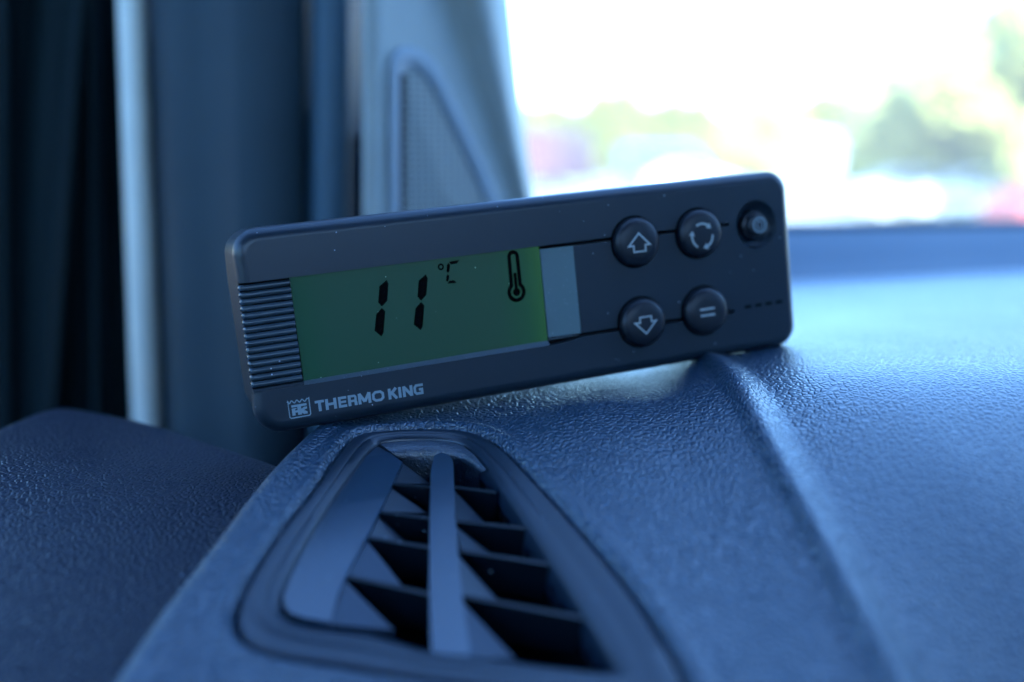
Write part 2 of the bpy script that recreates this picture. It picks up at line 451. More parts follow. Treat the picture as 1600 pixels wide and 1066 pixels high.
# ------------------------------------------------------------------ air vent (part of the dashboard, with sub-parts)
def Bm(off): return lambda x, y: B(x, y) - off
def on(px, py, off=0.): return hit(px, py, Bm(off))
def up(p, h): return np.array([p[0], p[1], p[2] + h])

open_px = [(596, 692), (640, 688), (690, 689), (722, 696), (742, 711), (765, 738), (787, 770), (831, 834), (875, 902), (919, 972), (950, 1024), (958, 1043), (950, 1050),
           (900, 1046), (805, 1034), (740, 1026), (674, 1018), (630, 1004), (595, 990), (530, 983), (470, 973), (444, 958), (440, 935), (452, 900), (478, 850), (512, 795), (548, 742), (576, 706)]
# both outlines are sampled by the same angle around the middle so that the rim lofts evenly
openc = catmull([on(x, y, .0015) for x, y in open_px], 260, True)
def by_match(a, b):                          # for every point of a the matching index of b, monotone
    a0 = a[:, :2]; b0 = b[:, :2]; n_ = len(a); out = []
    s0 = min(range(n_), key=lambda k: np.sum((b0[k] - a0[0]) ** 2)); cur = 0
    best = None
    for i in range(n_):
        t_ = cur; dmin = 1e9; pick = cur
        for k in range(cur, min(cur + 9, n_ + 4)):
            dd = np.sum((b0[(s0 + k) % n_] - a0[i]) ** 2) + ((k - i) ** 2) * 2e-9
            if dd < dmin: dmin = dd; pick = k
        cur = pick; out.append((s0 + cur) % n_)
    return out
mt = by_match(groove, openc)
O2 = openc[mt]
vent = MB(); N = len(groove)
prof = [(0.035, -.006), (.045, -.0018), (.08, -.0006), (.14, -.0001), (.50, -.0002), (.58, -.0006), (.66, -.0004), (.90, -.0009), (.97, -.0015), (1.0, -.0026), (1.0, -.009)]
vs = []
for t_, h in prof:
    for i in range(N):
        p = groove[i] * (1 - t_) + O2[i] * t_
        vs.append((p[0], p[1], float(B(p[0], p[1])) + h))
fs = [(k * N + i, k * N + (i + 1) % N, (k + 1) * N + (i + 1) % N, (k + 1) * N + i) for k in range(len(prof) - 1) for i in range(N)]
vent.add(vs, fs)
ventm = vent.build('air_vent', M['rim'], dash, smooth=True, angle=.8)
tag(ventm, 'tapering slatted air vent in the dashboard')

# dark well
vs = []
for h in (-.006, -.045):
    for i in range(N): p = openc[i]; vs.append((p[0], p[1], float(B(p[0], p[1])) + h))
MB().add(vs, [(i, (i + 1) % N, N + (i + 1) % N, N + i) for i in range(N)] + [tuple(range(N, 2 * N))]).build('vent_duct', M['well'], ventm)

def slab(px, off, th, name, mat, off2=None):
    """a plate whose top outline lies 'off' under the dash surface"""
    top = [on(x, y, o if o is not None else off) for (x, y, *o_) in px for o in [o_[0] if o_ else None]]
    n_ = len(top); vs = top + [up(p, -th) for p in top]
    return MB().add(vs, [tuple(range(n_)), tuple(range(n_, 2 * n_))[::-1]] + [(i, (i + 1) % n_, n_ + (i + 1) % n_, n_ + i) for i in range(n_)])
# blank panel left of the slats, bottom left corner rounded
pn = [(590, 697), (611, 709), (629, 722), (603, 778), (577, 834), (559, 866), (541, 900), (528, 930), (516, 972), (500, 969), (470, 964), (452, 957), (444, 946), (443, 930), (456, 896), (482, 848), (516, 792), (550, 742), (572, 714)]
slab(pn, .0022, .003, '', None).build('blank_panel', M['vent'], ventm)
# grained scoop at the far end
sc_top = [(594, 694), (620, 690), (660, 688), (700, 690), (724, 697), (742, 712), (760, 734)]
sc_bot = [(629, 720), (645, 720), (662, 720), (680, 721), (700, 723), (722, 728), (748, 740)]
g = MB(); rows = []
for k in range(6):
    t_ = k / 5
    rows.append([on(a[0] * (1 - t_) + b_[0] * t_, a[1] * (1 - t_) + b_[1] * t_, .0012 + .0034 * t_ ** 1.6) for a, b_ in zip(sc_top, sc_bot)])
rows.append([up(p, -.006) for p in rows[-1]])
m_ = len(sc_top)
g.add([p for r_ in rows for p in r_], [(i * m_ + j, i * m_ + j + 1, (i + 1) * m_ + j + 1, (i + 1) * m_ + j) for i in range(len(rows) - 1) for j in range(m_ - 1)])
g.build('scoop', M['vent_grain'], ventm, smooth=True, angle=.9)
# middle bar
slab([(678, 712), (690, 707), (702, 711), (708, 722), (711, 793), (717, 880), (722, 930), (728, 975), (734, 1012), (734, 1028), (674, 1022), (671, 930), (671, 815), (673, 740)], .0016, .010, '', None).build('middle_bar', M['vent'], ventm, smooth=True, angle=.6)

# slats: thin plates standing in the duct, each leaning back with a lit corner plate at its left end
def slat(x0, y0, x1, y1, lit_corner=None):
    a, b_ = on(x0, y0, .0026), on(x1, y1, .0026)
    dirv = (b_ - a) / np.linalg.norm(b_ - a)
    back = np.array([0, .0028, -.0085]); th = np.array([0, -.0011, -.0003])
    vs = [a, b_, b_ + back, a + back, a + th, b_ + th, b_ + th + back, a + th + back]
    mb = MB().add(vs, [(0, 1, 2, 3), (7, 6, 5, 4), (0, 4, 5, 1), (2, 6, 7, 3), (1, 5, 6, 2), (3, 7, 4, 0)])
    mb.build('slat', M['slat'], ventm)
for s_ in [(612, 754, 674, 759), (590, 797, 674, 808), (574, 837, 673, 853), (545, 898, 673, 926)]: slat(*s_)
for s_ in [(711, 759, 775, 767), (713, 812, 822, 823), (720, 858, 866, 880), (728, 929, 916, 964)]: slat(*s_)
# triangular plates shaped like the lit wall corners outside the slats' shadows
def lit_corner(a, b_, c, mat='lit_corner', oa=.0030, ob=.0030, oc=.0065):
    p = [on(*a, oa), on(*b_, ob), on(*c, oc)]
    q = [up(v, -.0015) for v in p]
    MB().add(p + q, [(0, 1, 2), (5, 4, 3), (0, 3, 4, 1), (1, 4, 5, 2), (2, 5, 3, 0)]).build('lit_corner', M[mat], ventm)
lit_corner((627, 722), (611, 756), (672, 756), 'rim'); lit_corner((608, 760), (590, 799), (668, 802), 'rim'); lit_corner((588, 803), (574, 839), (632, 846), 'rim')  # far plates take the darker plastic, so their shade is painted in
lit_corner((572, 842), (543, 902), (628, 915)); lit_corner((540, 908), (516, 975), (616, 985))
lit_corner((709, 765), (714, 812), (757, 816), 'rim'); lit_corner((712, 822), (720, 860), (775, 872), 'rim'); lit_corner((716, 868), (721, 930), (778, 938), 'rim'); lit_corner((722, 940), (732, 1028), (806, 1030))

# ------------------------------------------------------------------ door panel left of the dashboard
door_far = catmull([hit(x, y, G) for x, y in [(-160, 720), (-60, 682), (0, 655), (50, 637), (110, 629), (180, 638), (260, 655), (340, 680), (440, 711), (500, 731), (560, 752)]], 60)
xs2 = axis([(-.34, -.16, .003), (-.16, -.01, .001)]); ys2 = axis([(.12, .30, .001), (.30, .42, .0012)])
X2, Y2 = np.meshgrid(xs2, ys2)
d, s = seg_dist(X2, Y2, door_far)
e = -d * s
r = .009
q = np.clip((r - e) / r, 0, 1)
Z2 = G(X2, Y2) - (r - r * np.sqrt(np.clip(1 - q * q, 0, 1))) - np.where(e < 0, np.minimum(-e * 8, .08), 0)
# the outline was read on the flat top, so lift the roll a little
Z2 += .0022 * np.exp(-((X2 + .13) / .03) ** 2 - ((Y2 - .26) / .03) ** 2) - .0035 * np.exp(-((X2 + .135) / .025) ** 2 - ((Y2 - .215) / .016) ** 2)
i2 = np.arange(X2.size).reshape(X2.shape)
f2 = np.stack([i2[:-1, :-1], i2[:-1, 1:], i2[1:, 1:], i2[1:, :-1]], -1).reshape(-1, 4)
dl, sl = seg_dist(X2, Y2, left_edge)
keep = ((e > -.012) & (dl * sl < .004))[:-1, :-1].reshape(-1)
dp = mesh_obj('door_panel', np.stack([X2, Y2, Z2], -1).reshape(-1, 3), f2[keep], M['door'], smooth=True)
tag(dp, 'dark blue leather grained top of the door panel left of the dashboard', 'door panel')

# ------------------------------------------------------------------ pillar, side panels, rail, curtain
def vsheet(cols, y0=-90, y1=760, rows=14, smooth=True):
    """cols: (x at photo top, x at photo row 640, forward distance)"""
    vs = []; m_ = len(cols)
    for r_ in range(rows + 1):
        y = y0 + (y1 - y0) * r_ / rows
        for a, b_, D in cols: vs.append(at(a + (b_ - a) * y / 640., y, D))
    return MB().add(vs, [(i * m_ + j, i * m_ + j + 1, (i + 1) * m_ + j + 1, (i + 1) * m_ + j) for i in range(rows) for j in range(m_ - 1)])
sidep = vsheet([(232, 258, .52), (240, 266, .490), (246, 272, .478), (262, 288, .472), (300, 318, .470), (360, 372, .464), (368, 380, .460), (420, 424, .462), (468, 466, .466), (476, 473, .470), (480, 477, .50)]).build('pillar_panel', M['panel'], None, smooth=True)
tag(sidep, 'dark slate blue vertical trim panel between the pale rail and the black joint', 'trim panel')
sideb = vsheet([(484, 479, .50), (486, 482, .470), (496, 494, .463), (515, 512, .460), (535, 530, .461), (545, 540, .463), (547, 542, .500)]).build('narrow_panel', M['panel_light'], None, smooth=True)
tag(sideb, 'narrow blue vertical trim strip beside the speaker pillar, right of the black joint', 'trim strip')
back = MB(); back.box((-.20, .56, .05), (.30, .01, .62)); bk = back.build('door_frame', M['seal'])
tag(bk, 'black rubber lined door frame seen in the joints behind the trim panels', 'door frame')
rail = MB(); rail.tube([at(205 + (y / 640) * 24, y, .50) for y in np.linspace(-120, 800, 24)], [.0056 + .0008 * k / 23 for k in range(24)], 20)
rl = rail.build('grab_rail', M['rail'], None, smooth=True)
tag(rl, 'pale lavender grey vertical rail standing between the dark curtain and the trim panel', 'rail')

# curtain with folds that fan out towards the bottom
cu = MB(); rows_, cols_ = 40, 110; vs = []
def fold(u, v):
    x0 = -260 + 455 * u
    c1 = 152 - 62 * v; c2 = 140 + 16 * v
    return x0, c1, c2
for i in range(rows_ + 1):
    v = i / rows_; y = -120 + 900 * v
    t_ = y / 640
    for j in range(cols_ + 1):
        px = -330 + (198 + 330 + 10 * t_) * j / cols_
        w1 = math.exp(-((px - (128 - 44 * t_)) / (9 + 5 * t_)) ** 2); w2 = math.exp(-((px - (144 + 10 * t_)) / (7 + 4 * t_)) ** 2)
        w3 = math.exp(-((px - (10 + 0 * t_)) / 10) ** 2)
        D = .535 - .018 * w1 - .020 * w2 - .012 * w3 + .004 * math.sin(px * .05 + 2 * t_)
        mid = 1 / (1 + math.exp(-(px - (128 - 44 * t_)) / 5)) * 1 / (1 + math.exp((px - (146 + 10 * t_)) / 5))
        D -= .010 * mid
        vs.append(at(px, y, D))
cu.add(vs, [(i * (cols_ + 1) + j, i * (cols_ + 1) + j + 1, (i + 1) * (cols_ + 1) + j + 1, (i + 1) * (cols_ + 1) + j) for i in range(rows_) for j in range(cols_)])
cur = cu.build('curtain', plastic('curtain_cloth', (.0012, .0065, .008), spec=.12, rough=.75, grain=900, bump=.3), None, smooth=True)
tag(cur, 'near black cloth curtain hanging in soft folds at the far left behind the door panel', 'curtain')

# windscreen pillar
def trim_D(x): return .405 + (x - 560) * .00024
pil = MB(); rows_ = 24; vs = []
for r_ in range(rows_ + 1):
    y = -120 + 640 * r_ / rows_
    t_ = y / 300
    crease = 694 + 105 * t_ if y > -1e9 else 0
    edge = 796 + 34 * t_ + 8 * max(0, t_ - .6)
    crease = min(crease, edge - 12)
    cl = [(567, .445), (569, .413), (574, trim_D(574)), (600, trim_D(600)), (640, trim_D(640))]
    cl += [(640 + (crease - 640) * .55, trim_D(640 + (crease - 640) * .55)), (crease - 6, trim_D(crease - 6)), (crease + (edge - crease) * .14, trim_D(crease) + .002), (crease + (edge - crease) * .50, trim_D(crease) - .002),
           (crease + (edge - crease) * .80, trim_D(crease) + .014), (edge - 3, trim_D(crease) + .024), (edge, trim_D(crease) + .032), (edge - 4, trim_D(crease) + .07)]
    for x, D in cl: vs.append(at(x, y, D))
m_ = 13
pil.add(vs, [(i * m_ + j, i * m_ + j + 1, (i + 1) * m_ + j + 1, (i + 1) * m_ + j) for i in range(rows_) for j in range(m_ - 1)])
pillar = pil.build('windscreen_pillar', M['trim'], None, smooth=True)
tag(pillar, 'light blue grey windscreen pillar trim holding the triangular speaker grille', 'pillar')

sp_px = [(607, 400), (607, 330), (607, 250), (607, 170), (608, 105), (614, 82), (628, 72), (650, 75), (676, 92), (697, 126), (716, 168), (742, 222), (765, 272), (786, 322), (806, 372), (818, 405), (760, 412), (680, 412), (620, 412)]
sp_c = catmull([(x, y, 0) for x, y in sp_px], 160, True)
cen = np.array([668., 300., 0])
gr_px = [(632, 400), (632, 330), (632, 250), (632, 170), (632, 130), (634, 116), (641, 108), (652, 112), (668, 128), (684, 156), (702, 194), (724, 240), (744, 284), (760, 322), (777, 365), (786, 392), (750, 396), (690, 396), (640, 398)]
gr_c = catmull([(x, y, 0) for x, y in gr_px], 160, True)
k0 = [0] * 160
rings = [(0.0, .001, 0), (0.02, -.0020, 0), (.14, -.0028, 0), (.5, -.0026, 0), (.88, -.0020, 0), (1.0, -.0012, 0)]
vs = []
for t_, dz, _ in rings:
    for a, b_ in zip(sp_c, gr_c):
        p = a * (1 - t_) + b_ * t_
        vs.append(at(p[0], p[1], trim_D(p[0]) + dz))
n_ = 160
cov = MB().add(vs, [(k * n_ + i, k * n_ + (i + 1) % n_, (k + 1) * n_ + (i + 1) % n_, (k + 1) * n_ + i) for k in range(len(rings) - 1) for i in range(n_)]).build('speaker_cover', M['cover'], pillar, smooth=True)
vs = [at(p[0], p[1], trim_D(p[0]) - .0010) for p in gr_c]
cc = at(690, 300, trim_D(690) - .0024)
MB().add(vs + [cc], [(i, (i + 1) % n_, n_) for i in range(n_)]).build('speaker_grille', M['grille'], cov)
# scalloped row of holes along the left border of the grille
hs = MB()
for k in range(20):
    y = 122 + 14.5 * k
    hs.tube([at(629, y, trim_D(629) - .0030), at(629, y, trim_D(629) - .001)], .0016, 10)
hs.build('grille_holes', M['seal'], cov)

# windscreen
gl = MB(); rows = []
for (x, y) in catmull(np.vstack([[(-.62, .62), (-.25, .59), (-.05, .52)], far_edge[1:], [(1.1, .78), (1.62, .80)]]), 26):
    z = float(B(x, min(y, .75))) + .021
    rows.append([(x + .012 - .012 * 0, y + .072, z), (x * 1.01, y - .16, z + .27), (x * 1.02, y - .42, z + .52)])
n = 3
gl.add([v for r_ in rows for v in r_], [(i * n + j, (i + 1) * n + j, (i + 1) * n + j + 1, i * n + j + 1) for i in range(len(rows) - 1) for j in range(n - 1)])
go = gl.build('windscreen', M['glass'], None, smooth=True)
tag(go, 'clear windscreen glass rising from the dashboard sill on the right', 'windscreen')

# unseen cab shell added to block sun, its tinted windows placed for the light
sh = MB()
sh.box((.35, -.72, .56), (2.9, 1.66, .04)); ro = sh.build('unseen_ceiling', M['unseen_shell']); tag(ro, kind='structure')
sh = MB(); sh.box((.35, -.35, -.75), (2.9, 2.2, .04)); sh.box((.35, .78, -.45), (2.9, .04, .58)); tag(sh.build('unseen_floor', M['unseen_shell']), kind='structure')
sh = MB(); sh.box((.35, -1.5, -.235), (2.9, .04, .99)); bw_ = sh.build('unseen_wall', M['unseen_shell']); tag(bw_, kind='structure'); MB().box((.35, -1.5, .40), (2.9, .004, .27)).build('added_window', M['glass'], bw_)
sh = MB(); sh.box((-.62, -.4, -.41), (.04, 2.2, .64)); sh.box((-.62, -1.26, .28), (.04, .46, .54)); sh.box((-.62, .61, .28), (.04, .26, .54)); lw_ = sh.build('unseen_wall', M['unseen_shell']); tag(lw_, kind='structure'); MB().box((-.62, -.27, .225), (.004, 1.5, .62)).build('added_window', M['glass'], lw_)
sh = MB(); sh.box((1.7, -.4, -.24), (.04, 2.2, .98)); sh.box((1.7, -1.1, .34), (.04, .8, .42)); rw_ = sh.build('unseen_wall', M['unseen_shell']); tag(rw_, kind='structure'); MB().box((1.7, .05, .38), (.004, 1.5, .3)).build('added_window', M['glass'], rw_)

# ------------------------------------------------------------------ the controller
Rw = np.array([[.92735794, .10015451, -.36052229], [.36380782, -.01610639, .93133477], [.08747066, -.99484152, -.05137338]])
tw = np.array([-.0638866, .25883306, -.01645071])
W_, H_ = .150, .04848
def local(u, v, w):                        # mm on the face: u to the right, v down, w towards the viewer
    return (u * .001 - W_ / 2, -w * .001, H_ - v * .001)
org = tw + Rw[:, 0] * W_ / 2 + Rw[:, 1] * H_
dev = empty('temperature_controller', org)
mw = Matrix(((Rw[0, 0], Rw[0, 2], -Rw[0, 1]), (Rw[1, 0], Rw[1, 2], -Rw[1, 1]), (Rw[2, 0], Rw[2, 2], -Rw[2, 1])))
dev.rotation_euler = mw.to_euler()
tag(dev, 'dark grey cab controller with green display reading 11 °C, tilted above the air vent', 'temperature controller')

W, H = 150.0, 48.48
def arc(cx, cy, r_, a0, a1, n_=9):
    return [(cx + r_ * math.cos(R(a0 + (a1 - a0) * k / n_)), cy + r_ * math.sin(R(a0 + (a1 - a0) * k / n_))) for k in range(n_ + 1)]
RT, RB = 6.0, 6.5
VT, VB = 12.35, 37.9
cpoly = [(0.2, VT)] + arc(RT, RT, RT, 180, 270) + arc(W - 5.5, 5.5, 5.5, 270, 360) + arc(W - 6, H - 6, 6, 0, 90) + arc(RB, H - RB, RB, 90, 180) + \
        [(.3, VB), (75.0, VB - .2), (80, 37.5), (84.6, 36.75), (129.6, 36.85), (130.1, 36.4), (129.6, 35.95), (84.4, 35.85), (84.2, 13.3), (130.0, 13.2), (130.5, 12.8), (130.0, 12.4), (80, VT)]
bm = bmesh.new()
# slightly inset first outline so the rounded front edge has room
top = [bm.verts.new(local(u, v, 0)) for u, v in cpoly]
f = bm.faces.new(top)
ext = bmesh.ops.extrude_face_region(bm, geom=[f])
back_v = [g_ for g_ in ext['geom'] if isinstance(g_, bmesh.types.BMVert)]
# 'top' loop stays at the front: move the extruded copy back
for v in back_v: v.co.y += .0042
bm.verts.ensure_lookup_table()
n_c = len(cpoly)
bm.edges.ensure_lookup_table()
outer, inner = [], []
front = set(top)
def is_outer(p):
    u = (p.x + W_ / 2) * 1000; v = (H_ - p.z) * 1000
    return u < .35 and (v <= VT + .01 or v >= VB - .01) or v < 6.01 and (v < .01 or u < 6.01 or u > W - 5.51) or u > W - .001 or v > H - .01 or (v > H - RB - .01 and (u < RB + .01 or u > W - 6.01))
for e_ in bm.edges:
    if e_.verts[0] in front and e_.verts[1] in front:
        a_, b_ = e_.verts[0].co, e_.verts[1].co
        (outer if is_outer(a_) and is_outer(b_) else inner).append(e_)
bmesh.ops.bevel(bm, geom=outer, offset=.0031, offset_type='OFFSET', segments=6, profile=.5, affect='EDGES', clamp_overlap=True)
housing = bm_obj('housing', bm, M['case'], dev, smooth=True, angle=.55)
# cut the dish of the power button
cb = MB(); vs = []; fs = []
nr, nc = 10, 40
PU, PV = 138.7, 13.9
for i in range(nr + 1):
    ph = math.pi * i / nr
    for k in range(nc):
        a_ = 2 * math.pi * k / nc; vs.append(local(PU + 6.6 * math.sin(ph) * math.cos(a_), PV + 6.9 * math.sin(ph) * math.sin(a_), 1.2 + 4.6 * math.cos(ph)))
for i in range(nr):
    for k in range(nc): fs.append((i * nc + k, i * nc + (k + 1) % nc, (i + 1) * nc + (k + 1) % nc, (i + 1) * nc + k))
cb.add(vs, fs)
cut = cb.build('cutter', None, None)
bmc = bmesh.new(); bmc.from_mesh(cut.data); bmesh.ops.remove_doubles(bmc, verts=bmc.verts[:], dist=1e-6); bmesh.ops.recalc_face_normals(bmc, faces=bmc.faces[:]); bmc.to_mesh(cut.data); bmc.free()
cut.parent = dev
bo = housing.modifiers.new('b', 'BOOLEAN'); bo.operation = 'DIFFERENCE'; bo.object = cut; bo.solver = 'EXACT'
bpy.context.view_layer.update()
dg = bpy.context.evaluated_depsgraph_get()
nm = bpy.data.meshes.new_from_object(housing.evaluated_get(dg))
housing.modifiers.clear(); housing.data = nm
bpy.data.objects.remove(cut)
print('housing polys', len(nm.polygons))

for u in (134.3, 137.6, 140.9, 144.2):  # raised black plates stand in for the dark inside the slots
    MB().prism([(u - 1.0, 35.35), (u + 1.0, 35.35), (u + 1.15, 35.75), (u + 1.0, 36.15), (u - 1.0, 36.15), (u - 1.15, 35.75)], .012, -.5, lambda x, y, h: local(x, y, h)).build('slot_mark', M['gap'], dev)
wn = housing.modifiers.new('normals', 'WEIGHTED_NORMAL'); wn.keep_sharp = True; wn.weight = 80

# body behind the face: grooves and the recess open onto it
bpoly = [(.35, 12)] + arc(RT + .3, RT + .3, RT - .2, 180, 270) + arc(W - 5.8, 5.8, 5.3, 270, 360) + arc(W - 6.3, H - 8.5, 5.9, 0, 90) + arc(RB + .6, H - 8.6, RB - .2, 90, 180)
bm_ = MB(); bm_.prism(bpoly, -2.6, -21, lambda x, y, h: local(x, y, h))
bm_.build('back_shell', M['case'], dev, smooth=True, angle=.5)
# thin lower skirt joins face and shell
rp = MB()
rp.prism([(.45, VT - .4), (76.5, VT - .4), (131, VT - .4), (131, 37.4), (76, VB + .4), (.45, VB + .4)], -1.75, -3.0, lambda x, y, h: local(x, y, h))
rp.build('recess_floor', M['gap'], dev)

# ribbed grip: half round ribs across the left end, turned round the side
rb = MB(); NR = 15; v0, v1 = 12.75, 37.0; st = (v1 - v0) / NR
for k in range(NR):
    vc = v0 + st * (k + .5); hw = st * .455
    ul = .12 + .5 * 0; ur = 12.05
    prof_ = [(math.cos(R(a_)) * hw, math.sin(R(a_))) for a_ in range(0, 181, 20)]
    path = [(ul + .0, -3.4, .0), (ul + .0, -1.9, .0), (ul + .18, -1.35, .35), (ul + .6, -.95, .75), (ul + 1.2, -.85, .95), (ul + 2.2, -.82, 1.0), (ur, -.85, 1.0)]
    vs = []
    for (u, wv, amt) in path:
        for (dv, hh) in prof_:
            vs.append(local(u - (1 - amt) * .42 * hh * 0, vc + dv, wv - .62 + hh * .62 if amt > .2 else wv))
            if amt <= .2: vs[-1] = local(u + .5 - hh * .5, vc + dv, wv)
    m_ = len(prof_)
    rb.add(vs, [(i * m_ + j, i * m_ + j + 1, (i + 1) * m_ + j + 1, (i + 1) * m_ + j) for i in range(len(path) - 1) for j in range(m_ - 1)] + [tuple(range((len(path) - 1) * m_, len(path) * m_))])
rb.build('ribbed_grip', M['rib'], dev, smooth=True, angle=.9)
gp = MB(); gp.prism([(.3, 37.15), (12.1, 37.05), (12.1, VB + .05), (.3, VB + .05)], -.35, -3.2, lambda x, y, h: local(x, y, h)); gp.build('grip_edge', M['case'], dev)

# display
scr = MB().prism([(12.15, 12.3), (75.35, 12.3), (75.2, 37.0), (12.4, 37.5)], -1.3, -1.74, lambda x, y, h: local(x, y, h)).build('display', M['lcd'], dev)
# sloping ledge under the display and ramp on its right
def lq(pts): return MB().add([local(*p) for p in pts] + [local(p[0], p[1], -1.72) for p in pts], [(0, 1, 2, 3), (7, 6, 5, 4)] + [(i, (i + 1) % 4, 4 + (i + 1) % 4, 4 + i) for i in range(4)])
lq([(12.15, 37.05, -1.25), (75.3, 36.55, -1.25), (75.3, VB - .22, -.02), (12.15, VB - .02, -.02)]).build('display_ledge', M['ledge'], dev)
MB().add([local(*p) for p in [(75.5, 13.25, -1.2), (75.5, 35.8, -1.2), (83.3, 35.8, -.12), (84.18, 35.85, -.02), (84.18, 13.3, -.02), (83.3, 13.3, -.12), (75.5, 13.25, -2.2), (75.5, 35.8, -2.2), (84.18, 35.85, -2.2), (84.18, 13.3, -2.2)]],
         [(0, 1, 2, 5), (5, 2, 3, 4), (0, 6, 7, 1), (1, 7, 8, 3, 2), (0, 5, 4, 9, 6)]).build('display_ramp', plastic('ramp_dusty', (.060, .105, .115), rough=.5, grain=2600, bump=.25, dust=.3, dust_scale=1800, dustcol=(.2, .25, .28)), dev)
MB().prism([(75.5, 36.05), (84.0, 36.1), (83.0, 36.42), (75.5, 36.42)], -.5, -1.7, lambda x, y, h: local(x, y, h)).build('gap_highlight', M['ledge'], dev)  # pale strip stands in for the highlight along the gap

WD = -1.27                                  # display symbols lie just proud of the display
def flat(name, polys, mat, parent, w0, th=.03):
    mb = MB()
    for i, p in enumerate(polys): mb.prism(p, w0 + .006 * (i % 5), w0 - th, lambda x, y, h: local(x, y, h))
    return mb.build(name, mat, parent)
def stroke(pts, wd, closed=False):
    """mitred line as quads, one polygon for an open line, two rings joined for a closed one"""
    P = [np.array(p, float) for p in pts]; n_ = len(P); L_, R_ = [], []
    for i in range(n_):
        a_ = P[(i - 1) % n_] if closed or i > 0 else None; c_ = P[(i + 1) % n_] if closed or i < n_ - 1 else None
        d1 = (P[i] - a_) / np.linalg.norm(P[i] - a_) if a_ is not None else None
        d2 = (c_ - P[i]) / np.linalg.norm(c_ - P[i]) if c_ is not None else None
        if d1 is None: d1 = d2
        if d2 is None: d2 = d1
        n1 = np.array([-d1[1], d1[0]]); n2 = np.array([-d2[1], d2[0]]); m_ = n1 + n2; m_ /= np.linalg.norm(m_)
        k = wd / 2 / max(.35, m_ @ n1)
        L_.append(P[i] + m_ * k); R_.append(P[i] - m_ * k)
    out = []
    for i in range(n_ if closed else n_ - 1):
        j = (i + 1) % n_; out.append(('q', [L_[i], L_[j], R_[j], R_[i]]))
    return out, L_, R_
def line_mesh(mb, pts, wd, w0, th=.03, closed=False):
    _, L_, R_ = stroke(pts, wd, closed); n_ = len(L_)
    vs = []
    for h in (w0, w0 - th):
        for p in L_: vs.append(local(p[0], p[1], h))
        for p in R_: vs.append(local(p[0], p[1], h))
    fs = []
    for i in range(n_ if closed else n_ - 1):
        j = (i + 1) % n_
        fs += [(i, j, n_ + j, n_ + i), (2 * n_ + i, 3 * n_ + i, 3 * n_ + j, 2 * n_ + j), (i, 2 * n_ + i, 2 * n_ + j, j), (n_ + i, n_ + j, 3 * n_ + j, 3 * n_ + i)]
    if not closed: fs += [(0, n_, 3 * n_, 2 * n_), (n_ - 1, 3 * n_ - 1, 4 * n_ - 1, 2 * n_ - 1)]
    mb.add(vs, fs); return mb

# digits: two slanted segments each
for du in (0, 9.9):
    up_ = [(35.3, 15.9), (35.75, 16.9), (34.95, 20.9), (33.25, 22.15), (32.35, 21.0), (33.1, 17.2)]
    lo_ = [(33.2, 22.45), (34.1, 23.4), (33.0, 28.5), (32.35, 29.3), (30.55, 27.7), (31.45, 23.8)]
    for pl in (up_, lo_): flat('digit_segment', [[((u - (33.9 - (v - 16) * .17)) * .88 + (33.9 - (v - 16) * .17) + du, v - (.12 if du else 0)) for u, v in pl]], M['lcd_ink'], scr, WD)
ring = lambda cu_, cv, ru, rv, n_=28, a0=0, a1=360: [(cu_ + ru * math.cos(R(a0 + (a1 - a0) * k / n_)), cv + rv * math.sin(R(a0 + (a1 - a0) * k / n_))) for k in range(n_ + (0 if a1 - a0 == 360 else 1))]
line_mesh(MB(), ring(49.05, 14.45, .58, .62), .42, WD, closed=True).build('degree_sign', M['lcd_ink'], scr)
cs = MB()
for i, pl in enumerate([[(51.3, 13.45), (54.0, 13.35), (53.2, 14.15), (51.6, 14.2)], [(51.05, 13.75), (51.5, 14.3), (51.15, 15.7), (50.75, 16.1), (50.35, 15.8), (50.65, 14.2)], [(50.6, 16.5), (50.95, 16.9), (50.75, 17.8), (50.3, 18.3), (50.0, 18.0), (50.2, 16.9)], [(50.3, 18.75), (50.9, 18.1), (52.0, 18.1), (52.6, 18.7), (52.4, 18.85)]]):
    cs.prism(pl, WD + .004 * i, WD - .03, lambda x, y, h: local(x, y, h))
cs.build('letter', M['lcd_ink'], scr)
th = MB()
cu_, cv_ = 68.1, 23.15
out_ = ring(68.15, 14.2, 1.1, 1.1, 14, 180, 360)
a_out = [(67.05, 14.2)] + out_[1:-1] + [(69.25, 14.2), (69.3, 21.3)] + ring(cu_, cv_, 2.0, 2.05, 26, -52, 232)[0:] + [(66.95, 21.3)]
line_mesh(th, a_out, .98, WD, closed=True)
th.prism([(67.75, 18.3), (68.6, 18.3), (68.55, 22.6), (67.75, 22.6)], WD + .006, WD - .03, lambda x, y, h: local(x, y, h))
th.prism(ring(cu_ + .05, cv_, .98, 1.0, 24), WD + .01, WD - .03, lambda x, y, h: local(x, y, h))
th.build('thermometer_symbol', M['lcd_ink'], scr)

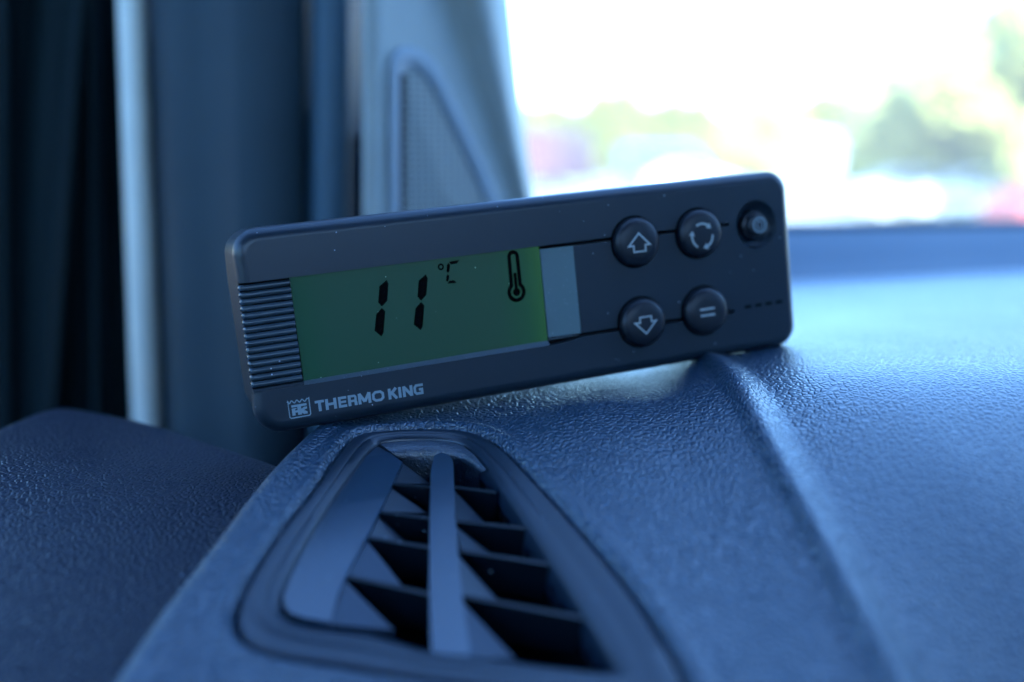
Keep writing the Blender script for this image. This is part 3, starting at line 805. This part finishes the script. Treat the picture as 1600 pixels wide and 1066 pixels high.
# buttons
def lathe(cu, cv, prof_, n_=48):
    vs = []
    for (r_, h) in prof_:
        for k in range(n_): a_ = 2 * math.pi * k / n_; vs.append(local(cu + r_ * math.cos(a_), cv + r_ * math.sin(a_), h))
    fs = [(i * n_ + k, i * n_ + (k + 1) % n_, (i + 1) * n_ + (k + 1) % n_, (i + 1) * n_ + k) for i in range(len(prof_) - 1) for k in range(n_)]
    fs.append(tuple(range((len(prof_) - 1) * n_, len(prof_) * n_)))
    return MB().add(vs, fs)
BP = [(6.35, -.3), (6.35, 1.15), (6.25, 1.65), (5.95, 2.15), (5.4, 2.55), (4.7, 2.8), (3.8, 2.93), (2.5, 3.0), (1.0, 3.0)]
WS = 3.05
centres = {'up': (101.6, 14.35), 'cycle': (120.4, 14.2), 'down': (101.5, 35.35), 'enter': (120.4, 34.9)}
lab = {'up': 'round button printed with an upward arrow', 'cycle': 'round button printed with three arrows in a circle', 'down': 'round button printed with a downward arrow', 'enter': 'round button printed with two short bars'}
for k, (u, v) in centres.items():
    b_ = lathe(u, v, BP).build('button', M['button'], dev, smooth=True, angle=.9); b_['label'] = lab[k]
    lathe(u, v, [(6.85, -.2), (6.85, .05), (6.3, .05)]).build('button_groove_ring', M['gap'], b_)  # black ring stands in for the shaded groove round the button
    s_ = MB()
    if k == 'up':
        line_mesh(s_, [(101.45, 12.05), (104.45, 15.15), (103.15, 15.15), (103.1, 16.75), (99.75, 16.75), (99.75, 15.15), (98.35, 15.15)], .42, WS, .06, True)
    elif k == 'down':
        line_mesh(s_, [(101.35, 38.15), (104.4, 35.1), (103.1, 35.15), (103.1, 33.75), (99.8, 33.75), (99.75, 35.15), (98.3, 35.1)], .42, WS, .06, True)
    elif k == 'enter':
        line_mesh(s_, [(117.7, 34.2), (122.1, 34.2)], .55, WS, .06); line_mesh(s_, [(117.8, 35.85), (122.1, 35.85)], .55, WS, .06)
    else:
        cu_, cv_, rr = 120.05, 14.8, 3.1
        for a0 in (-68, 52, 172):
            line_mesh(s_, ring(cu_, cv_, rr, rr * 1.03, 12, a0 - 52, a0 + 18), .55, WS, .06)
            a_ = R(a0 + 20); t2 = np.array([-math.sin(a_), math.cos(a_)]); r2 = np.array([math.cos(a_), math.sin(a_)]); c_ = np.array([cu_, cv_]) + r2 * rr
            s_.prism([tuple(c_ - t2 * .35 + r2 * .85), tuple(c_ + t2 * .95), tuple(c_ - t2 * .35 - r2 * .85)], WS + .008, WS - .06, lambda x, y, h: local(x, y, h))
    s_.build('symbol', M['print'], b_)
# power button inside its dish
pb = lathe(PU + .1, PV + .1, [(4.0, -3.4), (4.0, -1.5), (3.85, -1.15), (3.5, -.95), (3.0, -.8), (2.95, -.2), (2.85, .3), (2.6, .55), (2.0, .7), (.6, .72)]).build('power_button', M['button'], dev, smooth=True, angle=.9)
ps = MB(); line_mesh(ps, ring(139.3, 14.05, 1.95, 1.95), .42, .76, .05, True)
line_mesh(ps, ring(139.3, 14.05, .85, 1.15), .26, .77, .05, True)
ps.build('symbol', M['logo'], pb)

# lettering: heavy sans capitals drawn as mitred strokes
lt = MB(); CH = 2.62; TV = 42.02; SW = .70
lw = [0.0]
def gl_line(pts, x0, x1, wd=SW, closed=False):
    lw[0] += .0035
    line_mesh(lt, [(x0 + (x1 - x0) * p[0], TV + CH * p[1]) for p in pts], wd, .03 + lw[0] % .03, .06, closed)
U = lambda z: 14.0 + (z - 620) * .03346
def letter(ch, a, b):
    x0, x1 = U(a), U(b); w_ = x1 - x0; e = SW / 2 / w_; f_ = SW / 2 / CH * .86; tv = SW * .86
    L_ = lambda pts, wd=SW, closed=False: gl_line(pts, x0, x1, wd, closed)
    if ch == 'T': L_([(0, f_), (1, f_)], tv); L_([(.5, f_), (.5, 1)])
    if ch == 'H': L_([(e, 0), (e, 1)]); L_([(1 - e, 0), (1 - e, 1)]); L_([(e, .5), (1 - e, .5)], tv)
    if ch == 'E': L_([(1, f_), (e, f_), (e, 1 - f_), (1, 1 - f_)], tv); L_([(e, .5), (.92, .5)], tv * .85)
    if ch == 'R': L_([(e, 0), (e, 1)]); L_([(e, f_), (1 - e * 1.6, f_), (1 - e, f_ + .1), (1 - e, .46), (1 - e * 1.6, .56), (e, .56)], tv * .9); L_([(1 - 1.4 * e, .56), (1 - e, .68), (1 - e, 1)])
    if ch == 'M': L_([(e, 0), (e, 1)]); L_([(1 - e, 0), (1 - e, 1)]); L_([(e, 0.02), (.5, .80)]); L_([(1 - e, 0.02), (.5, .80)])
    if ch == 'O': L_([(.3, f_), (.7, f_), (1 - e, .3), (1 - e, .7), (.7, 1 - f_), (.3, 1 - f_), (e, .7), (e, .3)], tv, True)
    if ch == 'K': L_([(e, 0), (e, 1)]); L_([(1 - e * .9, 0), (e * 1.6, .55)]); L_([(.40, .42), (1 - e * .8, 1)])
    if ch == 'I': L_([(.5, 0), (.5, 1)])
    if ch == 'N': L_([(e, 0), (e, 1)]); L_([(1 - e, 0), (1 - e, 1)]); L_([(e, 0.05), (1 - e, .95)])
    if ch == 'G': L_([(1, f_), (.3, f_), (e, .28), (e, .72), (.3, 1 - f_), (1 - e, 1 - f_), (1 - e, .52), (.55, .52)], tv)
for ch, a, b in [('T', 620, 686), ('H', 694, 774), ('E', 786, 848), ('R', 858, 924), ('M', 932, 1026), ('O', 1034, 1126), ('K', 1155, 1226), ('I', 1230, 1256), ('N', 1264, 1340), ('G', 1346, 1420)]: letter(ch, a, b)
lt.build('lettering', M['logo'], dev)
# emblem
em = MB()
wav = [(7.75 + 4.95 * k / 24, 41.38 + .30 * math.sin(2 * math.pi * 4 * k / 24 + .2)) for k in range(25)]
wav[0] = (7.75, 41.05); wav[-1] = (12.75, 41.0)
line_mesh(em, wav + [(12.75, 44.85), (12.45, 45.15), (8.1, 45.2), (7.8, 44.9)], .26, .04, .06, True)
ex, ey = 8.45, 42.15
bl = [[(0, 0), (3.6, 0), (3.6, .55), (0, .55)], [(1.35, .5), (2.25, .5), (2.25, 2.5), (1.35, 2.5)], [(0, .78), (.75, .78), (.75, 2.5), (0, 2.5)], [(.6, 1.35), (1.5, 1.35), (1.5, 1.85), (.6, 1.85)],
      [(2.1, 1.3), (2.9, .8), (3.6, .8), (3.6, 1.25), (2.9, 1.55), (2.1, 1.8)], [(2.1, 1.5), (2.9, 1.6), (3.6, 2.0), (3.6, 2.5), (2.75, 2.5), (2.1, 2.0)], [(.7, .8), (1.15, .8), (1.15, 1.0), (.7, 1.1)]]
for i, p in enumerate(bl): em.prism([(ex + x, ey + y) for x, y in p], .03 + .004 * i, -.03, lambda x, y, h: local(x, y, h))
em.build('emblem', M['logo'], dev)

# ------------------------------------------------------------------ outside
GZ = -1.9
gr = MB()
n_g = 60; vs = []
gr.add([(-600, 1.2, GZ), (600, 1.2, GZ), (600, 1500, GZ), (-600, 1500, GZ), (-600, -400, GZ), (600, -400, GZ)], [(0, 1, 2, 3), (4, 5, 1, 0)])
tag(gr.build('ground', M['bed']), kind='structure')
rd = MB().add([(-200, 22, GZ + .004), (300, 22, GZ + .004), (300, 34, GZ + .004), (-200, 34, GZ + .004)], [(0, 1, 2, 3)])
tag(rd.build('road', M['road']), kind='structure')

random.seed(5)
def ground_at(px, dist):
    d = direction(px, 300); return Vector((d[0] / d[1] * dist, dist, GZ))

def tree(px, dist, h, rad, label, leaf, seed, nleaf=5000, base=.18):
    rnd = random.Random(seed); g = ground_at(px, dist)
    root = empty('tree', g); tag(root, label, 'tree', 'trees beyond the parked vehicles')
    tk = MB(); r0 = h * .03
    tk.tube([(0, 0, 0), (.02 * h, 0, h * .25), (.0, .01 * h, h * .5), (.01 * h, 0, h * .8)], [r0, r0 * .8, r0 * .5, r0 * .2], 8)
    blobs = []
    for k in range(13):
        a_ = rnd.uniform(0, 6.28); zz = h * rnd.uniform(base + .1, .9); rr = rad * rnd.uniform(.2, .75) * math.sin(math.pi * min(1, max(.12, (zz / h - base + .05) / (1.1 - base)))) ** .5
        c_ = Vector((rr * math.cos(a_), rr * math.sin(a_), zz)); blobs.append((c_, rad * rnd.uniform(.28, .5)))
        tk.tube([(0, 0, zz * .6), tuple(c_ * .6 + Vector((0, 0, zz * .3))), tuple(c_)], [r0 * .4, r0 * .25, r0 * .08], 5)
    tk.build('trunk', M['bark'], root, smooth=True)
    cr = MB(); s0 = rad * .085
    for k in range(nleaf):
        c_, br = blobs[rnd.randrange(len(blobs))]
        d = Vector((rnd.gauss(0, 1), rnd.gauss(0, 1), rnd.gauss(0, 1))).normalized() * br * rnd.uniform(.3, 1.05) ** .6
        p = c_ + d; u = Vector((rnd.gauss(0, 1), rnd.gauss(0, 1), rnd.gauss(0, 1))).normalized(); v = u.orthogonal().normalized() * s0 * rnd.uniform(.6, 1.3); u = u * s0 * rnd.uniform(.8, 1.6)
        cr.add([p - u, p + v, p + u, p - v], [(0, 1, 2, 3)])
    me = bpy.data.meshes.new('crown'); me.from_pydata(cr.v, [], cr.f); me.materials.append(leaf)
    o = bpy.data.objects.new('crown', me); COL.objects.link(o); o.parent = root
    return root
L1, L2 = M['leaf'], M['leaf_pale']
tree(1600, 34, 7.2, 3.2, 'tallest green tree, cut by the right edge of the windscreen view', L1, 1)
tree(1480, 38, 6.0, 3.3, 'broad pale green tree left of the tallest one', L2, 2)
tree(1400, 40, 4.2, 2.6, 'low green bush tree under the broad pale tree', L1, 3, base=.05)
tree(1180, 60, 4.9, 2.3, 'small round tree standing alone above the white lorry', L1, 4)

rnd = random.Random(11); tl = MB()
for k in range(22000):
    px = rnd.uniform(760, 1440); dist = rnd.uniform(92, 108)
    topy = 160 - 12 * math.sin(px * .021) - 9 * math.sin(px * .053 + 1) - 6 * math.sin(px * .11)
    hmax = 1.9 + (245 - topy) / F * 100
    g = ground_at(px, dist); z = hmax * rnd.uniform(.02, 1) ** .8
    p = g + Vector((0, 0, z)); q = .36
    u = Vector((rnd.gauss(0, 1), rnd.gauss(0, 1), rnd.gauss(0, 1))).normalized(); v = u.orthogonal().normalized() * q * rnd.uniform(.6, 1.3); u = u * q * rnd.uniform(.8, 1.6)
    tl.add([p - u, p + v, p + u, p - v], [(0, 1, 2, 3)])
me = bpy.data.meshes.new('woodland'); me.from_pydata(tl.v, [], tl.f); me.materials.append(M['leaf_far'])
wo = bpy.data.objects.new('woodland', me); COL.objects.link(wo)
tag(wo, 'pale green far-off wood along the horizon behind the parked vehicles', 'woodland', kind='stuff')

def wheel(parent, x, y, r_, wd):
    mb = MB(); mb.tube([(x, y - wd / 2, r_), (x, y + wd / 2, r_)], r_, 20); t_ = mb.build('wheel', M['tyre'], parent, smooth=True, angle=.6)
    mb = MB(); mb.tube([(x, y - wd / 2 - .015, r_), (x, y + wd / 2 + .015, r_)], r_ * .58, 16); mb.build('rim', M['silver'], t_, smooth=True, angle=.6)
def vehicle(name, cat, px, dist, rot, profile, width, paint, wheels, windows, label, lamps, wr=.33, extra=None):
    root = empty(name, ground_at(px, dist)); root.rotation_euler = (0, 0, R(rot)); tag(root, label, cat)
    bmv = bmesh.new()
    a = [bmv.verts.new((x, -width / 2, z)) for x, z in profile]; f_ = bmv.faces.new(a)
    ex_ = bmesh.ops.extrude_face_region(bmv, geom=[f_])
    for v in ex_['geom']:
        if isinstance(v, bmesh.types.BMVert): v.co.y += width
    bmesh.ops.bevel(bmv, geom=bmv.edges[:], offset=.06, segments=2, affect='EDGES', clamp_overlap=True)
    bm_obj('body', bmv, paint, root, smooth=True, angle=.6)
    for pl in windows:
        for sgn in (-1, 1): 
            mb = MB()
            y0 = sgn * (width / 2 - .02); y1 = sgn * (width / 2 + .012)
            mb.prism(pl, y0, y1, lambda x, y, h: (x, h, y))
            mb.build('side_window', M['glass_dark'], root)
    for x in wheels:
        for sgn in (-1, 1): wheel(root, x, sgn * (width / 2 - .1), wr, .22)
    for (x, z, mat_) in lamps:
        for sgn in (-1, 1): MB().box((x, sgn * (width / 2 - .22), z), (.08, .3, .14)).build('headlight' if mat_ == 'lamp' else 'tail_light', M[mat_], root)
    if extra: extra(root)
    return root
carp = [(-2.1, .3), (-2.15, .75), (-2.0, .95), (-1.6, 1.0), (-1.0, 1.42), (.35, 1.45), (1.05, 1.0), (1.95, .85), (2.12, .6), (2.1, .3)]
carw = [[(-1.35, 1.0), (-.85, 1.34), (-.35, 1.36), (-.35, 1.0)], [(-.27, 1.0), (-.27, 1.36), (.3, 1.36), (.85, 1.0)]]
carl = [(2.08, .68, 'lamp'), (-2.1, .78, 'lamp_red')]
vanp = [(-2.5, .35), (-2.5, 2.2), (-2.4, 2.35), (1.0, 2.35), (1.7, 1.5), (2.4, 1.25), (2.55, .9), (2.55, .35)]
vanw = [[(.1, 1.45), (.1, 2.05), (.95, 2.05), (1.4, 1.45)]]
vanl = [(2.52, .95, 'lamp'), (-2.5, 1.2, 'lamp_red')]
vehicle('car', 'car', 1075, 56, 5, carp, 1.75, M['white'], (-1.3, 1.3), carw, 'white parked car in front of the blue van', carl)
vehicle('van', 'van', 1045, 62, 10, vanp, 1.9, M['blue'], (-1.6, 1.6), vanw, 'blue parked van behind the white car', vanl)
def box_body(root): MB().box((-1.2, 0, 2.05), (5.2, 2.4, 2.5)).build('cargo_box', M['white'], root); MB().box((-.6, 0, .62), (6.2, 1.2, .25)).build('chassis', M['tyre'], root)
lorp = [(1.6, .5), (1.6, 2.5), (1.75, 2.6), (2.9, 2.55), (3.25, 1.6), (3.3, .5)]
lorw = [[(1.95, 1.6), (1.95, 2.3), (2.75, 2.3), (3.0, 1.6)]]
vehicle('lorry', 'lorry', 1265, 76, 140, lorp, 2.3, M['white'], (-2.6, 2.4), lorw, 'white box lorry standing on the bright yard', [(3.28, .9, 'lamp')], .45, box_body)
def red_box(root): MB().box((-1.2, 0, 2.05), (5.2, 2.4, 2.5)).build('cargo_box', M['red_dark'], root); MB().box((-.6, 0, .62), (6.2, 1.2, .25)).build('chassis', M['tyre'], root)
vehicle('lorry', 'lorry', 872, 60, 70, lorp, 2.3, M['red_dark'], (-2.6, 2.4), lorw, 'red lorry parked beside the windscreen pillar', [(3.28, .9, 'lamp')], .45, red_box)
vehicle('car', 'car', 1430, 38, 0, carp, 1.75, M['silver'], (-1.3, 1.3), carw, 'pale silver car parked under the trees, left of two', carl)
vehicle('car', 'car', 1520, 37, 180, carp, 1.75, M['white'], (-1.3, 1.3), carw, 'white car parked under the trees next to the red car', carl)
vehicle('car', 'car', 1692, 27, 12, carp, 1.75, M['red'], (-1.3, 1.3), carw, 'red car cut by the right edge of the windscreen view', carl)
